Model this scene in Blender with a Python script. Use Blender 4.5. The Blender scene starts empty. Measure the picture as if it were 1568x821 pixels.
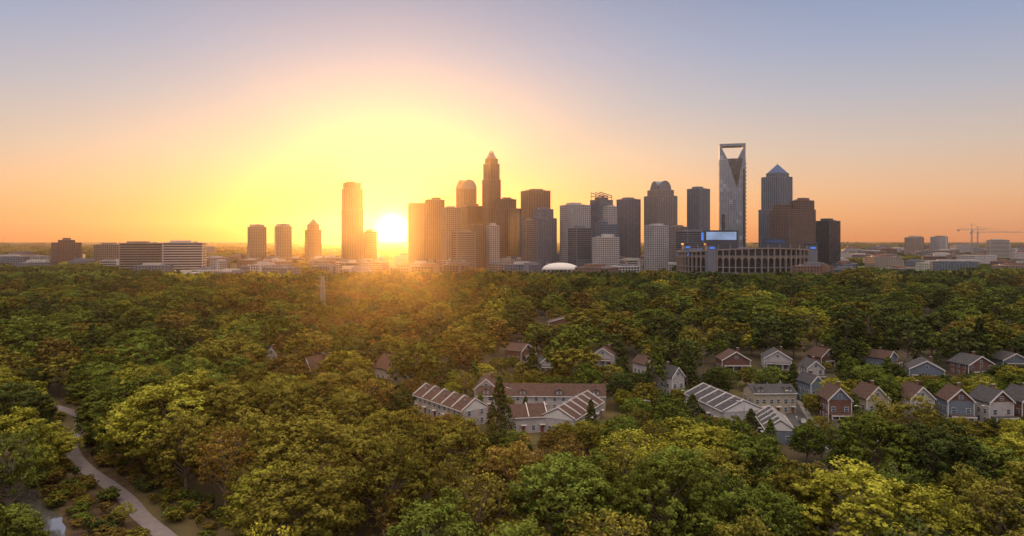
import bpy, math, random
import numpy as np
from mathutils import Vector, Matrix
random.seed(7)
HAZE=True
S=bpy.context.scene
S.view_settings.view_transform='Standard'
S.view_settings.look='None'
S.view_settings.exposure=0
CAMH=60.0; FP=1060.0
def PX(px,d): return (px-784)/FP*d
def PZ(py,d): return CAMH+(370-py)*d/FP
def link(o,parent=None):
    S.collection.objects.link(o)
    if parent: o.parent=parent
    return o
# ---------------- camera
cd=bpy.data.cameras.new("camera"); cam=link(bpy.data.objects.new("camera",cd))
cam.location=(0,0,CAMH); cam.rotation_euler=(math.radians(90),0,0)
cd.lens=36*FP/1568; cd.sensor_width=36; cd.shift_y=-40.5/1568; cd.clip_end=80000; cd.clip_start=0.5
S.camera=cam
# ---------------- sun + sky
SUN_AZ=math.atan((601-784)/FP); SUN_EL=math.radians(2.0)
def sdirf(el): return Vector((math.sin(SUN_AZ)*math.cos(el),math.cos(SUN_AZ)*math.cos(el),math.sin(el)))
sdir=sdirf(SUN_EL); vdir=sdirf(math.radians(0.9))
ld=bpy.data.lights.new("sun","SUN"); ld.energy=3.8; ld.angle=math.radians(0.5); ld.color=(1,0.38,0.07)
sun=link(bpy.data.objects.new("sun",ld)); sun.location=(0,0,400)
sun.rotation_euler=sdir.to_track_quat('Z','Y').to_euler()
W=bpy.data.worlds.new("World"); S.world=W; W.use_nodes=True
nt=W.node_tree; nt.nodes.clear()
def N(t,tp,**k):
    n=t.nodes.new(tp)
    for a,b in k.items(): setattr(n,a,b)
    return n
def M(t,op,a,b=None,clamp=False):
    n=t.nodes.new('ShaderNodeMath'); n.operation=op; n.use_clamp=clamp
    for i,v in enumerate((a,b)):
        if v is None: continue
        if isinstance(v,(int,float)): n.inputs[i].default_value=v
        else: t.links.new(v,n.inputs[i])
    return n.outputs[0]
def ramp(t,fac,stops,interp='LINEAR'):
    n=t.nodes.new('ShaderNodeValToRGB'); n.color_ramp.interpolation=interp
    e=n.color_ramp.elements
    while len(e)<len(stops): e.new(0.5)
    for i,(p,c) in enumerate(stops):
        e[i].position=p; e[i].color=(c[0],c[1],c[2],1)
    if fac is not None: t.links.new(fac,n.inputs[0])
    return n.outputs[0]
def mixc(t,f,a,b,mode='MIX'):
    n=t.nodes.new('ShaderNodeMix'); n.data_type='RGBA'; n.blend_type=mode
    for i,v in ((0,f),(6,a),(7,b)):
        if isinstance(v,(int,float)): n.inputs[i].default_value=v
        elif isinstance(v,tuple): n.inputs[i].default_value=(*v,1)
        else: t.links.new(v,n.inputs[i])
    return n.outputs[2]
tc=N(nt,'ShaderNodeTexCoord'); nv=N(nt,'ShaderNodeVectorMath',operation='NORMALIZE'); nt.links.new(tc.outputs['Generated'],nv.inputs[0])
sp=N(nt,'ShaderNodeSeparateXYZ'); nt.links.new(nv.outputs[0],sp.inputs[0])
z=sp.outputs[2]
base=ramp(nt,z,[(0,(.84,.29,.11)),(.03,(.86,.38,.18)),(.07,(.80,.46,.29)),(.12,(.65,.49,.42)),(.19,(.45,.44,.52)),(.26,(.31,.365,.55)),(.34,(.20,.275,.48)),(1,(.26,.34,.56))])
dt=N(nt,'ShaderNodeVectorMath',operation='DOT_PRODUCT'); nt.links.new(nv.outputs[0],dt.inputs[0]); dt.inputs[1].default_value=vdir
ang=M(nt,'ARCCOSINE',M(nt,'MINIMUM',dt.outputs['Value'],0.9999999))
g1=M(nt,'MULTIPLY',M(nt,'EXPONENT',M(nt,'MULTIPLY',ang,-1/0.21)),0.8,True)
g2=M(nt,'MULTIPLY',M(nt,'EXPONENT',M(nt,'MULTIPLY',ang,-1/0.06)),1.0,True)
core=M(nt,'EXPONENT',M(nt,'MULTIPLY',M(nt,'MULTIPLY',ang,ang),-1/(0.015**2)))
halo=M(nt,'EXPONENT',M(nt,'MULTIPLY',ang,-1/0.022))
warm=ramp(nt,z,[(0,(.90,.29,.02)),(.05,(.90,.42,.07)),(.12,(.84,.54,.24)),(.25,(.68,.58,.48)),(.5,(.45,.45,.55))])
c1=mixc(nt,g1,base,warm)
c2=mixc(nt,g2,c1,(.80,.38,.01))
def scale(t,col,f):
    n=N(t,'ShaderNodeVectorMath',operation='SCALE'); n.inputs[0].default_value=col
    t.links.new(f,n.inputs[3]); return n.outputs[0]
def vadd(t,a,b):
    n=N(t,'ShaderNodeVectorMath',operation='ADD'); t.links.new(a,n.inputs[0]); t.links.new(b,n.inputs[1]); return n.outputs[0]
tot=vadd(nt,c2,scale(nt,(12,9,5),core))
tot=vadd(nt,tot,scale(nt,(1.0,.7,.10),halo))
back_fill=M(nt,'MULTIPLY',M(nt,'ADD',M(nt,'MULTIPLY',sp.outputs[1],-1.0),0.15,True),M(nt,'MAXIMUM',z,0.0))  # added brightness in the unseen sky behind the camera, fills the trees
tot=vadd(nt,tot,scale(nt,(1.4,1.15,1.1),M(nt,'MINIMUM',back_fill,0.5)))
zen_fill=M(nt,'MULTIPLY',M(nt,'SUBTRACT',z,0.42,True),1.0)  # added warm glow overhead, above the frame, to light treetops
tot=vadd(nt,tot,scale(nt,(5.0,3.7,2.2),zen_fill))
sky=N(nt,'ShaderNodeTexSky'); sky.sky_type='NISHITA'; sky.sun_disc=False
sky.sun_elevation=SUN_EL; sky.sun_rotation=SUN_AZ; sky.altitude=300; sky.dust_density=2
b1=N(nt,'ShaderNodeBackground'); nt.links.new(sky.outputs[0],b1.inputs[0]); b1.inputs[1].default_value=0.05
b2=N(nt,'ShaderNodeBackground'); nt.links.new(tot,b2.inputs[0]); b2.inputs[1].default_value=0.87
ad=N(nt,'ShaderNodeAddShader'); nt.links.new(b1.outputs[0],ad.inputs[0]); nt.links.new(b2.outputs[0],ad.inputs[1])
wo=N(nt,'ShaderNodeOutputWorld'); nt.links.new(ad.outputs[0],wo.inputs[0])
# ---------------- materials
def mat(name,col,rough=.8,var=.25,scale_=0.4,metal=0,emit=None,col2=None,spec=.3):
    m=bpy.data.materials.new(name); m.use_nodes=True; t=m.node_tree
    b=t.nodes['Principled BSDF']; b.inputs['Roughness'].default_value=rough; b.inputs['Metallic'].default_value=metal
    b.inputs['Specular IOR Level'].default_value=spec
    tcn=N(t,'ShaderNodeTexCoord'); no=N(t,'ShaderNodeTexNoise'); no.inputs['Scale'].default_value=scale_; no.inputs['Detail'].default_value=6
    t.links.new(tcn.outputs['Object'],no.inputs['Vector'])
    lo=tuple(c*(1-var) for c in col); hi=tuple(c*(1+var) for c in (col2 or col))
    t.links.new(ramp(t,no.outputs[0],[(.3,lo),(.7,hi)]),b.inputs['Base Color'])
    if emit:
        b.inputs['Emission Color'].default_value=(*emit[0],1); b.inputs['Emission Strength'].default_value=emit[1]
    return m
def glass(name,col,rough=.15,cell=(3.2,3.2,4.0),bright=1.0,spec=.6,metal=.35):
    m=bpy.data.materials.new(name); m.use_nodes=True; t=m.node_tree
    b=t.nodes['Principled BSDF']; b.inputs['Specular IOR Level'].default_value=spec
    tcn=N(t,'ShaderNodeTexCoord'); dv=N(t,'ShaderNodeVectorMath',operation='DIVIDE'); dv.inputs[1].default_value=cell
    fl=N(t,'ShaderNodeVectorMath',operation='FLOOR'); wn=N(t,'ShaderNodeTexWhiteNoise')
    t.links.new(tcn.outputs['Object'],dv.inputs[0]); t.links.new(dv.outputs[0],fl.inputs[0]); t.links.new(fl.outputs[0],wn.inputs['Vector'])
    d=tuple(c*.75 for c in col); h=tuple(c*1.15 for c in col); bl=tuple(min(1,c*1.6+.05*bright) for c in col)
    t.links.new(ramp(t,wn.outputs['Value'],[(0,d),(.88,h),(.96,bl)]),b.inputs['Base Color'])
    b.inputs['Roughness'].default_value=rough
    b.inputs['Metallic'].default_value=metal
    return m
MT={}
MT['granite']=mat('granite_brown',(.15,.10,.085),.7,.12,.05)
MT['beige']=mat('precast_beige',(.21,.17,.15),.8,.12,.05)
MT['white']=mat('precast_white',(.36,.34,.34),.8,.1,.05)
MT['grey']=mat('concrete_grey',(.13,.14,.175),.8,.12,.05)
MT['dark']=mat('dark_cladding',(.05,.055,.07),.5,.12,.05)
MT['brickc']=mat('brick_facade',(.17,.10,.08),.85,.2,.08)
MT['gblue']=glass('glass_blue',(.06,.11,.18))
MT['gdark']=glass('glass_dark',(.035,.045,.06),.1,bright=.5)
MT['gbrown']=glass('glass_bronze',(.06,.045,.04),.15,bright=.6)
MT['gsil']=glass('glass_silver',(.15,.21,.30),.22,bright=.6,spec=.8,metal=.5,cell=(6,6,8))
MT['steel']=mat('steel',(.26,.27,.30),.45,.1,.3,.4)
MT['roofc']=mat('roof_membrane',(.11,.10,.10),.9,.2,.05)
MT['bluelamp']=mat('blue_sign_light',(.05,.15,.5),.5,.1,.2,emit=((.05,.22,.9),.7))
MT['seat']=mat('seating_blue',(.04,.09,.22),.6,.2,.3)
MT['siding_w']=mat('siding_white',(.34,.315,.31),.7,.12,.8)
MT['siding_b']=mat('siding_blue_grey',(.12,.145,.185),.7,.1,.8)
MT['siding_y']=mat('siding_cream',(.30,.26,.19),.7,.1,.8)
MT['brick']=mat('brick_red',(.13,.065,.05),.9,.25,1.5)
MT['sh_br']=mat('shingle_brown',(.070,.042,.036),.95,.3,1.2)
MT['sh_gr']=mat('shingle_grey',(.050,.050,.058),.95,.3,1.2)
MT['trim']=mat('trim_white',(.52,.50,.49),.6,.08,1)
MT['win']=mat('window_glass',(.05,.08,.12),.08,.3,.5,spec=.9)
MT['door']=mat('door_paint',(.18,.05,.04),.5,.1,1)
MT['asph']=mat('asphalt',(.05,.05,.055),.9,.25,.7)
MT['conc']=mat('pavement_concrete',(.22,.205,.20),.9,.15,.5)
MT['path']=mat('path_asphalt',(.16,.14,.15),.9,.15,.6)
MT['paint']=mat('road_paint',(.7,.7,.68),.7,.08,2)
MT['bark']=mat('bark',(.15,.115,.085),.95,.35,2)
MT['grass']=mat('grass',(.045,.05,.018),1,.4,.08,col2=(.08,.06,.025))
MT['bank']=mat('bank_soil',(.075,.038,.026),1,.4,.3,col2=(.06,.045,.022))
MT['field']=mat('field_grass',(.10,.17,.05),1,.2,.02)
MT['wood']=mat('weathered_wood',(.14,.10,.08),.9,.2,2)
MT['tyre']=mat('tyre_rubber',(.02,.02,.02),.8,.1,2)
for i,c in enumerate([(.5,.5,.5),(.05,.05,.06),(.35,.04,.03),(.08,.12,.25),(.2,.2,.21)]): MT['car%d'%i]=mat('car_paint_%d'%i,c,.3,.03,1,.2)
MT['screen']=mat('scoreboard_screen',(.2,.3,.5),.3,.5,.05,emit=((.35,.5,.75),.35))
MT['ground']=mat('forest_floor',(.025,.024,.012),1,.4,.02,col2=(.05,.038,.02))
wm=bpy.data.materials.new('creek_water'); wm.use_nodes=True; b=wm.node_tree.nodes['Principled BSDF']
b.inputs['Base Color'].default_value=(.35,.35,.35,1); b.inputs['Roughness'].default_value=.06; b.inputs['Metallic'].default_value=.8
no=N(wm.node_tree,'ShaderNodeTexNoise'); no.inputs['Scale'].default_value=60; bm_=N(wm.node_tree,'ShaderNodeBump'); bm_.inputs['Strength'].default_value=.1
wm.node_tree.links.new(no.outputs[0],bm_.inputs['Height']); wm.node_tree.links.new(bm_.outputs[0],b.inputs['Normal']); MT['water']=wm
# leaf
lm=bpy.data.materials.new('foliage'); lm.use_nodes=True; t=lm.node_tree; t.nodes.clear()
oi=N(t,'ShaderNodeObjectInfo'); at=N(t,'ShaderNodeAttribute',attribute_name='tint_shade')
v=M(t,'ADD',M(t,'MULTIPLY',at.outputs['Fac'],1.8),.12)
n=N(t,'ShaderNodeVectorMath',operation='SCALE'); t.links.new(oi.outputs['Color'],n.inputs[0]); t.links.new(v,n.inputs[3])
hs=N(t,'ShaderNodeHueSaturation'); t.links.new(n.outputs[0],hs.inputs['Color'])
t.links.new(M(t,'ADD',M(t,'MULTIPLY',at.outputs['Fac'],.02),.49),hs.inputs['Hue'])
df=N(t,'ShaderNodeBsdfDiffuse'); tr=N(t,'ShaderNodeBsdfTranslucent')
t.links.new(hs.outputs[0],df.inputs[0]); t.links.new(hs.outputs[0],tr.inputs[0])
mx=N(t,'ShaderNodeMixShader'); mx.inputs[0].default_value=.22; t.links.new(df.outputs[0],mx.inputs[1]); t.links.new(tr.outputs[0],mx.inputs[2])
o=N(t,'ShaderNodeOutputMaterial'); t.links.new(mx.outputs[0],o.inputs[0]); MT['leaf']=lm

# ---------------- mesh builder
class MB:
    def __init__(s,name): s.name=name; s.p={}
    def add(s,part,m,verts,faces):
        V,F=s.p.setdefault((part,m),([],[])); k=len(V); V.extend(verts); F.extend([tuple(i+k for i in f) for f in faces])
    def box(s,part,m,cx,cy,z0,z1,sx,sy,rot=0):
        c,sn=math.cos(rot),math.sin(rot); vs=[]
        for zz in (z0,z1):
            for a,b in ((-1,-1),(1,-1),(1,1),(-1,1)):
                x=a*sx/2; y=b*sy/2; vs.append((cx+x*c-y*sn,cy+x*sn+y*c,zz))
        s.add(part,m,vs,[(3,2,1,0),(4,5,6,7),(0,1,5,4),(1,2,6,5),(2,3,7,6),(3,0,4,7)])
    def prism(s,part,m,poly,z0,z1,sc=1.0,cx=0,cy=0):
        n=len(poly); vs=[(x,y,z0) for x,y in poly]+[(cx+(x-cx)*sc,cy+(y-cy)*sc,z1) for x,y in poly]
        fs=[tuple(range(n))[::-1],tuple(range(n,2*n))]+[(i,(i+1)%n,n+(i+1)%n,n+i) for i in range(n)]
        s.add(part,m,vs,fs)
    def exy(s,part,m,prof,y0,y1):
        n=len(prof); vs=[(x,y0,zz) for x,zz in prof]+[(x,y1,zz) for x,zz in prof]
        fs=[tuple(range(n)),tuple(range(n,2*n))[::-1]]+[((i+1)%n,i,n+i,n+(i+1)%n) for i in range(n)]
        s.add(part,m,vs,fs)
    def exx(s,part,m,prof,x0,x1):
        n=len(prof); vs=[(x0,y,zz) for y,zz in prof]+[(x1,y,zz) for y,zz in prof]
        fs=[tuple(range(n))[::-1],tuple(range(n,2*n))]+[(i,(i+1)%n,n+(i+1)%n,n+i) for i in range(n)]
        s.add(part,m,vs,fs)
    def beam(s,part,m,p,q,r):
        p=Vector(p);q=Vector(q);d=(q-p).normalized(); u=d.orthogonal().normalized()*r; w=d.cross(u)
        vs=[tuple(e+a) for e in (p,q) for a in (u+w,-u+w,-u-w,u-w)]
        s.add(part,m,vs,[(3,2,1,0),(4,5,6,7),(0,1,5,4),(1,2,6,5),(2,3,7,6),(3,0,4,7)])
    def done(s,loc,rot=0,smooth=False):
        e=bpy.data.objects.new(s.name,None); link(e); e.location=loc; e.rotation_euler=(0,0,rot); e.empty_display_size=1
        for (part,m),(V,F) in s.p.items():
            me=bpy.data.meshes.new(part); me.from_pydata(V,[],F); me.materials.append(MT[m]); me.update()
            link(bpy.data.objects.new(part,me),e)
        return e
def rect(a,b,cx=0,cy=0,ch=0):
    a/=2;b/=2
    if ch<=0: P=[(-a,-b),(a,-b),(a,b),(-a,b)]
    else: P=[(-a+ch,-b),(a-ch,-b),(a,-b+ch),(a,b-ch),(a-ch,b),(-a+ch,b),(-a,b-ch),(-a,-b+ch)]
    return [(x+cx,y+cy) for x,y in P]
def facade(mb,poly,z0,z1,style,wall,gl,fh=4.0,bay=4.5,cx=0,cy=0):
    mb.prism('glazing',gl,poly,z0,z1)
    cx=sum(p[0] for p in poly)/len(poly); cy=sum(p[1] for p in poly)/len(poly)
    R=max(math.hypot(p[0]-cx,p[1]-cy) for p in poly)
    th={'bands':1.9,'grid':1.3,'piers':.4,'glass':.3,'solid':2.6}[style]; proud={'bands':.5,'grid':.35,'piers':.2,'glass':.12,'solid':.4}[style]
    sc=1+proud/R*1.4; big=[(cx+(x-cx)*sc,cy+(y-cy)*sc) for x,y in poly]
    nf=max(1,int((z1-z0)/fh)); f=(z1-z0)/nf
    for i in range(nf+1):
        zz=z0+i*f; e=th if i<nf else 1.2
        mb.prism('spandrels',wall,big,zz-e*.5,zz+e*.5 if i<nf else zz+.9)
    pw={'bands':0,'grid':1.3,'piers':1.9,'glass':.3,'solid':2.4}[style]
    n=len(poly)
    for i in range(n):
        a=Vector(poly[i]); b=Vector(poly[(i+1)%n]); L=(b-a).length
        if L<3: continue
        k=max(1,round(L/bay)); an=math.atan2(b.y-a.y,b.x-a.x)
        js=range(k+1) if pw else (0,k)
        for j in js:
            p=a.lerp(b,j/k); mb.box('piers',wall,p.x,p.y,z0-.3,z1+.6,max(pw,1.2 if style!='glass' else .4),2*proud+.35,an)
def roofstuff(mb,a,b,z,cx,cy,rg,wall='grey'):
    mb.box('plant_room',wall,cx+a*rg.uniform(-.12,.12),cy,z+.7,z+.7+rg.uniform(3,6),a*.5,b*.5)
    mb.box('cooling_unit','steel',cx+a*.3,cy-b*.25,z+.7,z+2.6,a*.12,b*.12)
    mb.box('cooling_unit','steel',cx-a*.3,cy+b*.2,z+.7,z+3.0,a*.14,b*.1)
def tower(name,d,tiers,rot=25,ratio=.9,style='grid',wall='beige',gl='gdark',fh=4.0,bay=4.5,ch=0,top=None,seed=1,base=0):
    rg=random.Random(seed); r=math.radians(rot)
    x0=min(t[0] for t in tiers); x1=max(t[1] for t in tiers); xc=(x0+x1)/2
    mb=MB(name); last=None
    tiers=sorted(tiers,key=lambda t:-t[2])
    for i,t_ in enumerate(tiers):
        a0,a1,yt=t_[:3]; yb=t_[3] if len(t_)>3 else None
        Wd=(a1-a0)/FP*d; a=Wd/(abs(math.cos(r))+ratio*abs(math.sin(r))); b=a*ratio
        off=((a0+a1)/2-xc)/FP*d; lx=off*math.cos(r); ly=-off*math.sin(r)
        z1=PZ(yt,d); z0=base if yb is None else PZ(yb,d)
        st=t_[4] if len(t_)>4 else style
        poly=rect(a,b,lx,ly,ch*a)
        facade(mb,poly,z0,z1,st,wall,gl,fh,bay)
        mb.prism('roof_deck','roofc',rect(a*.97,b*.97,lx,ly,ch*a),z1,z1+.5)
        last=(a,b,z1,lx,ly)
    a,b,z1,lx,ly=last
    if top: top(mb,a,b,z1,lx,ly,d)
    else: roofstuff(mb,a,b,z1,lx,ly,rg,wall)
    return mb.done((PX(xc,d),d,0),r)
def top_pyr(h,m='dark',sc=.05,s0=.95):
    def f(mb,a,b,z,x,y,d):
        mb.prism('hip_roof',m,rect(a*s0,b*s0,x,y),z+.9,z+h,sc,x,y)
        mb.beam('finial','steel',(x,y,z+h),(x,y,z+h+4),.3)
    return f
def arcprof(w,h,z,n=14,x=0): return [(x-w/2,z)]+[(x-w/2*math.cos(math.pi*i/n),z+h*math.sin(math.pi*i/n)) for i in range(1,n)]+[(x+w/2,z)]
def top_vault(h,m='granite',sc=1.0):
    def f(mb,a,b,z,x,y,d):
        p=arcprof(a*sc,h,z+.9,16,x)
        mb.exy('vault_roof',m,p[::-1],y-b*.45,y+b*.45)
        for k in (-.46,0.46):
            mb.exy('vault_rib','grey',arcprof(a*sc*1.04,h*1.05,z+.8,16,x)[::-1],y+b*k-.4,y+b*k+.4)
        mb.exx('cross_vault',m,[(y+(px_-x)*b/a*.98,pz) for px_,pz in p],x-a*.42,x+a*.42)
    return f
def top_crown(mb,a,b,z,x,y,d):
    zz=z; s=1.0
    for k in range(5):
        s2=s*.80; h=3.2-k*.2
        mb.prism('crown_tier','beige',rect(a*s*.86,b*s*.86,x,y,a*s*.15),zz+.4,zz+h+.4,.93,x,y)
        for i in range(12):
            t_=i/12*2*math.pi; mb.beam('crown_spire','steel',(x+a*.44*s*math.cos(t_),y+b*.44*s*math.sin(t_),zz),(x+a*.40*s*math.cos(t_),y+b*.40*s*math.sin(t_),zz+h+3.5),.45)
        zz+=h; s=s2
    mb.beam('mast','steel',(x,y,zz),(x,y,zz+7),.6)
def top_frame(mb,a,b,z,x,y,d):
    for sx in (-.45,-.15,.15,.45):
        for sy in (-.45,.45): mb.beam('roof_frame','grey',(x+sx*a,y+sy*b,z),(x+sx*a,y+sy*b,z+14-sx*9),.6)
    for sy in (-.45,0,.45):
        mb.beam('roof_frame','grey',(x-.48*a,y+sy*b,z+18),(x+.48*a,y+sy*b,z+10),.7)
        mb.beam('roof_frame','grey',(x-.48*a,y+sy*b,z+10),(x+.48*a,y+sy*b,z+6),.6)
    mb.box('plant_room','dark',x,y,z+.7,z+6,a*.6,b*.6)
# --- skyline (x0,x1,ytop[,ybottom,style]) at distance d
tower('apartment_tower',1900,[(378,409,348)],30,.9,'grid','beige','gdark',seed=2,top=top_vault(7,'beige',.7))
tower('apartment_tower',1900,[(419,448,347)],25,.9,'grid','beige','gdark',seed=3,top=top_vault(7,'beige',.7))
tower('pyramid_roof_tower',1900,[(466,493,352),(470,489,344,352)],30,.9,'grid','granite','gdark',top=top_pyr(16,'dark'))
tower('condominium_tower',1650,[(522,557,322),(523,556,290,322),(525,553,281,290,'piers')],20,.7,'piers','granite','gbrown',3.6,4,seed=4)
tower('midrise_building',1700,[(556,578,355)],20,1,'bands','granite','gbrown')
tower('office_tower',1550,[(624,652,312),(650,681,307)],12,.8,'piers','granite','gbrown',seed=6)
tower('apartment_building',1450,[(676,706,319)],25,.9,'grid','beige','gdark',seed=7)
tower('vaulted_office_tower',1700,[(697,731,290)],28,.95,'piers','granite','gbrown',ch=.12,top=top_vault(21,'granite',.92))
tower('office_building',1600,[(703,746,317)],28,.95,'grid','granite','gbrown',seed=8)
tower('corporate_center_tower',1550,[(736,769,318),(737,768,276,318),(739,766,252,276),(742,763,244,252)],30,1,'piers','granite','gbrown',4,4.2,ch=.14,top=top_crown)
tower('stepped_office_building',1500,[(760,798,320),(762,790,306,320)],30,.9,'piers','granite','gbrown',seed=9)
tower('office_tower',1700,[(798,842,293)],22,.8,'piers','granite','gbrown',seed=10)
tower('office_tower',1450,[(797,852,335),(818,847,321,335)],35,.9,'piers','grey','gblue',seed=11)
tower('hotel_building',1400,[(745,764,346)],25,.9,'grid','white','gdark',seed=12)
tower('office_tower',1450,[(858,903,315)],28,.9,'grid','white','gblue',seed=13)
tower('framed_crown_tower',1600,[(904,938,307)],32,.9,'glass','grey','gblue',top=top_frame)
tower('apartment_building',1500,[(925,944,317)],25,.9,'grid','white','gblue',seed=15)
tower('office_tower',1650,[(945,980,306)],32,.9,'piers','grey','gblue',seed=16)
tower('domed_office_tower',1600,[(988,1035,301),(993,1030,292,301)],24,.9,'piers','beige','gblue',top=top_vault(20,'gblue',.72))
tower('glass_office_tower',1600,[(1053,1086,290)],34,.9,'piers','grey','gblue',seed=18)
tower('pyramid_roof_tower',1350,[(1164,1213,322),(1168,1211,272,322),(1175,1206,266,272)],30,.9,'piers','grey','gblue',top=top_pyr(18,'seat'))
tower('hotel_building',1300,[(1180,1246,322),(1211,1245,308,322),(1184,1211,314,322)],25,.7,'grid','granite','gdark',3.6,4,seed=20)
tower('office_building',1450,[(1250,1285,339)],30,.9,'glass','dark','gdark',seed=21)
tower('apartment_building',1300,[(988,1022,346)],28,.9,'grid','white','gblue',seed=22)
tower('hotel_building',1230,[(908,947,364)],20,.6,'grid','white','gdark',3.4,3.6,seed=23)
tower('office_building',1350,[(912,945,344),(915,930,340,344)],28,.9,'grid','grey','gblue',seed=24)
tower('office_building',1400,[(870,905,350)],28,.9,'bands','grey','gdark',seed=25)
tower('office_building',1400,[(718,742,345)],28,.9,'grid','granite','gdark',seed=26)
tower('office_building',1350,[(690,728,356)],24,.9,'bands','beige','gdark',seed=27)
tower('office_building',1420,[(800,822,338)],24,.9,'grid','beige','gdark',seed=28)
tower('office_building',1500,[(1022,1052,348)],24,.9,'grid','beige','gblue',seed=29)
tower('office_building',1400,[(1035,1100,355)],24,.5,'bands','grey','gdark',seed=30)
tower('hospital_building',1260,[(188,252,373)],14,.5,'bands','beige','gdark',4.2,seed=31)
tower('hospital_building',1240,[(253,313,372)],14,.5,'bands','white','gdark',4.2,seed=32)
tower('office_building',1600,[(84,120,372),(92,112,368,372)],10,.6,'grid','brickc','gdark',seed=33)
tower('office_building',1700,[(148,186,375)],10,.6,'grid','beige','gdark',seed=34)
# Tall glass tower with open crown
def duke():
    d=1400; mb=MB('open_crown_skyscraper'); Wd=42/FP*d; r=math.radians(-14); a=Wd/(math.cos(-r)+.6*math.sin(-r)); b=a*.6
    zt=PZ(222,d); z1=PZ(245,d)
    facade(mb,rect(a,b),0,z1,'glass','steel','gsil',4.2,3.2)
    w=a*.10
    for sx in (-1,1):
        mb.box('crown_leg','gsil',sx*(a/2-w/2),0,z1+.9,zt-4,w,b)
        mb.exy('crown_gusset','gsil',[(sx*(a/2-w),z1+.9),(sx*(a/2-w),zt-9),(sx*a*.20,z1+.9)] if sx<0 else [(a*.20,z1+.9),(a/2-w,zt-9),(a/2-w,z1+.9)],-b/2+.3,b/2-.3)
    mb.box('crown_beam','gsil',0,0,zt-4,zt,a,b)
    mb.box('crown_coping','steel',0,0,zt,zt+.8,a+.8,b+.8)
    mb.exy('wedge_facet','gdark',[(-a*.20,z1+1.2),(a*.18,z1-58),(a*.40,z1+1.2)],-b/2-.9,-b/2-.3)
    for k in range(24): mb.box('side_fin','steel',a/2+.8,b*(-.2),30+k*8,33+k*8,2.0,b*.5)
    mb.box('corner_strip','gdark',a*.43,-b/2-.35,0,z1-20,a*.08,.5)
    mb.box('corner_strip','gdark',-a*.36,-b/2-.35,0,z1-110,a*.12,.5)
    mb.done((PX(1121,d),d,0),r)
duke()
def stadium():
    mb=MB('football_stadium'); A,B=118,92; n=72
    def rim(t): return 43+7*abs(math.sin(t))**2
    def pt(t,k=1.0): return (A*k*math.cos(t),B*k*math.sin(t))
    for i in range(n):
        t0,t1=2*math.pi*i/n,2*math.pi*(i+1)/n; tm=(t0+t1)/2
        (x0,y0),(x1,y1)=pt(t0),pt(t1); L=math.hypot(x1-x0,y1-y0); an=math.atan2(y1-y0,x1-x0); h=rim(tm); xm,ym=(x0+x1)/2,(y0+y1)/2
        mb.box('column','beige',x0,y0,0,rim(t0),1.8,3.4,an)
        kx,ky=pt(tm,.965); mb.box('concourse_wall','gdark',kx,ky,0,h-3,L,1.2,an)
        for zz,hh in ((8,1.6),(17,1.6),(36,1.4)): mb.box('concourse_slab','grey',xm,ym,zz,zz+hh,L,2.4,an)
        mb.box('cornice','beige',xm,ym,h-2,h,L*1.02,4.2,an)
        for sgn in (-1,1):
            for q in range(3):
                f_=.5-(q+.5)/6*0.95; w_=L/6*.9; px_=xm+math.cos(an)*L*f_*sgn; py_=ym+math.sin(an)*L*f_*sgn
                mb.box('arch_spandrel','beige',px_,py_,30+q*1.9,36,w_,1.6,an)
        if i%5==0:
            mb.box('banner_light','bluelamp',x0*1.012,y0*1.012,h-8,h-4,1.6,1.0,an)
        a_,b_=pt(t0,.95),pt(t1,.95); c_,d_=pt(t0,.62),pt(t1,.62)
        mb.add('seating_bowl','seat',[(a_[0],a_[1],h-1),(b_[0],b_[1],rim(t1)-1),(d_[0],d_[1],6),(c_[0],c_[1],6)],[(0,1,2,3)])
    for sx in (-1,1):
        for sy in (-1,1):
            x,y=sx*A*.72,sy*B*.70
            mb.box('ramp_tower','grey',x,y,0,54,14,14); mb.box('ramp_cap','dark',x,y,54,57,16,16)
            mb.box('sign','bluelamp',x,y-7.6,48,51,8,.6)
    for t in np.linspace(math.pi*1.12,math.pi*1.88,15):
        x,y=pt(t,1.0); mb.beam('light_mast','steel',(x,y,45),(x*1.0,y*1.0,56),.4); mb.box('light_rack','dark',x,y,56,57.5,8,1.5)
    mb.box('scoreboard_frame','dark',-38,B*.2,38,80,62,6); mb.box('scoreboard_screen','screen',-38,B*.2-3.3,63,77,54,.4)
    mb.box('scoreboard_sign','bluelamp',-72,B*.2-3.3,62,76,4,.5)
    mb.box('scoreboard_frame','dark',72,B*.5,30,66,46,6); mb.box('scoreboard_screen','seat',72,B*.5-3.3,58,62,34,.4)
    mb.done((PX(1142,1210),1210,0),math.radians(3))
stadium()
def dome():
    mb=MB('white_dome_hall'); n=24; rings=8
    V=[];F=[]
    for j in range(rings+1):
        f=j/rings*math.pi/2
        for i in range(n): V.append((31*math.cos(f)*math.cos(i/n*2*math.pi),22*math.cos(f)*math.sin(i/n*2*math.pi),5+11*math.sin(f)))
    for j in range(rings):
        for i in range(n): F.append((j*n+i,j*n+(i+1)%n,(j+1)*n+(i+1)%n,(j+1)*n+i))
    mb.add('membrane','trim',V,F); mb.box('base_wall','conc',0,0,0,5.2,64,40)
    for i in range(9): mb.box('entrance_bay','gdark',-28+i*7,-20.2,.5,4.2,4,.4)
    mb.done((PX(858,1180),1180,8),0)
dome()
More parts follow.
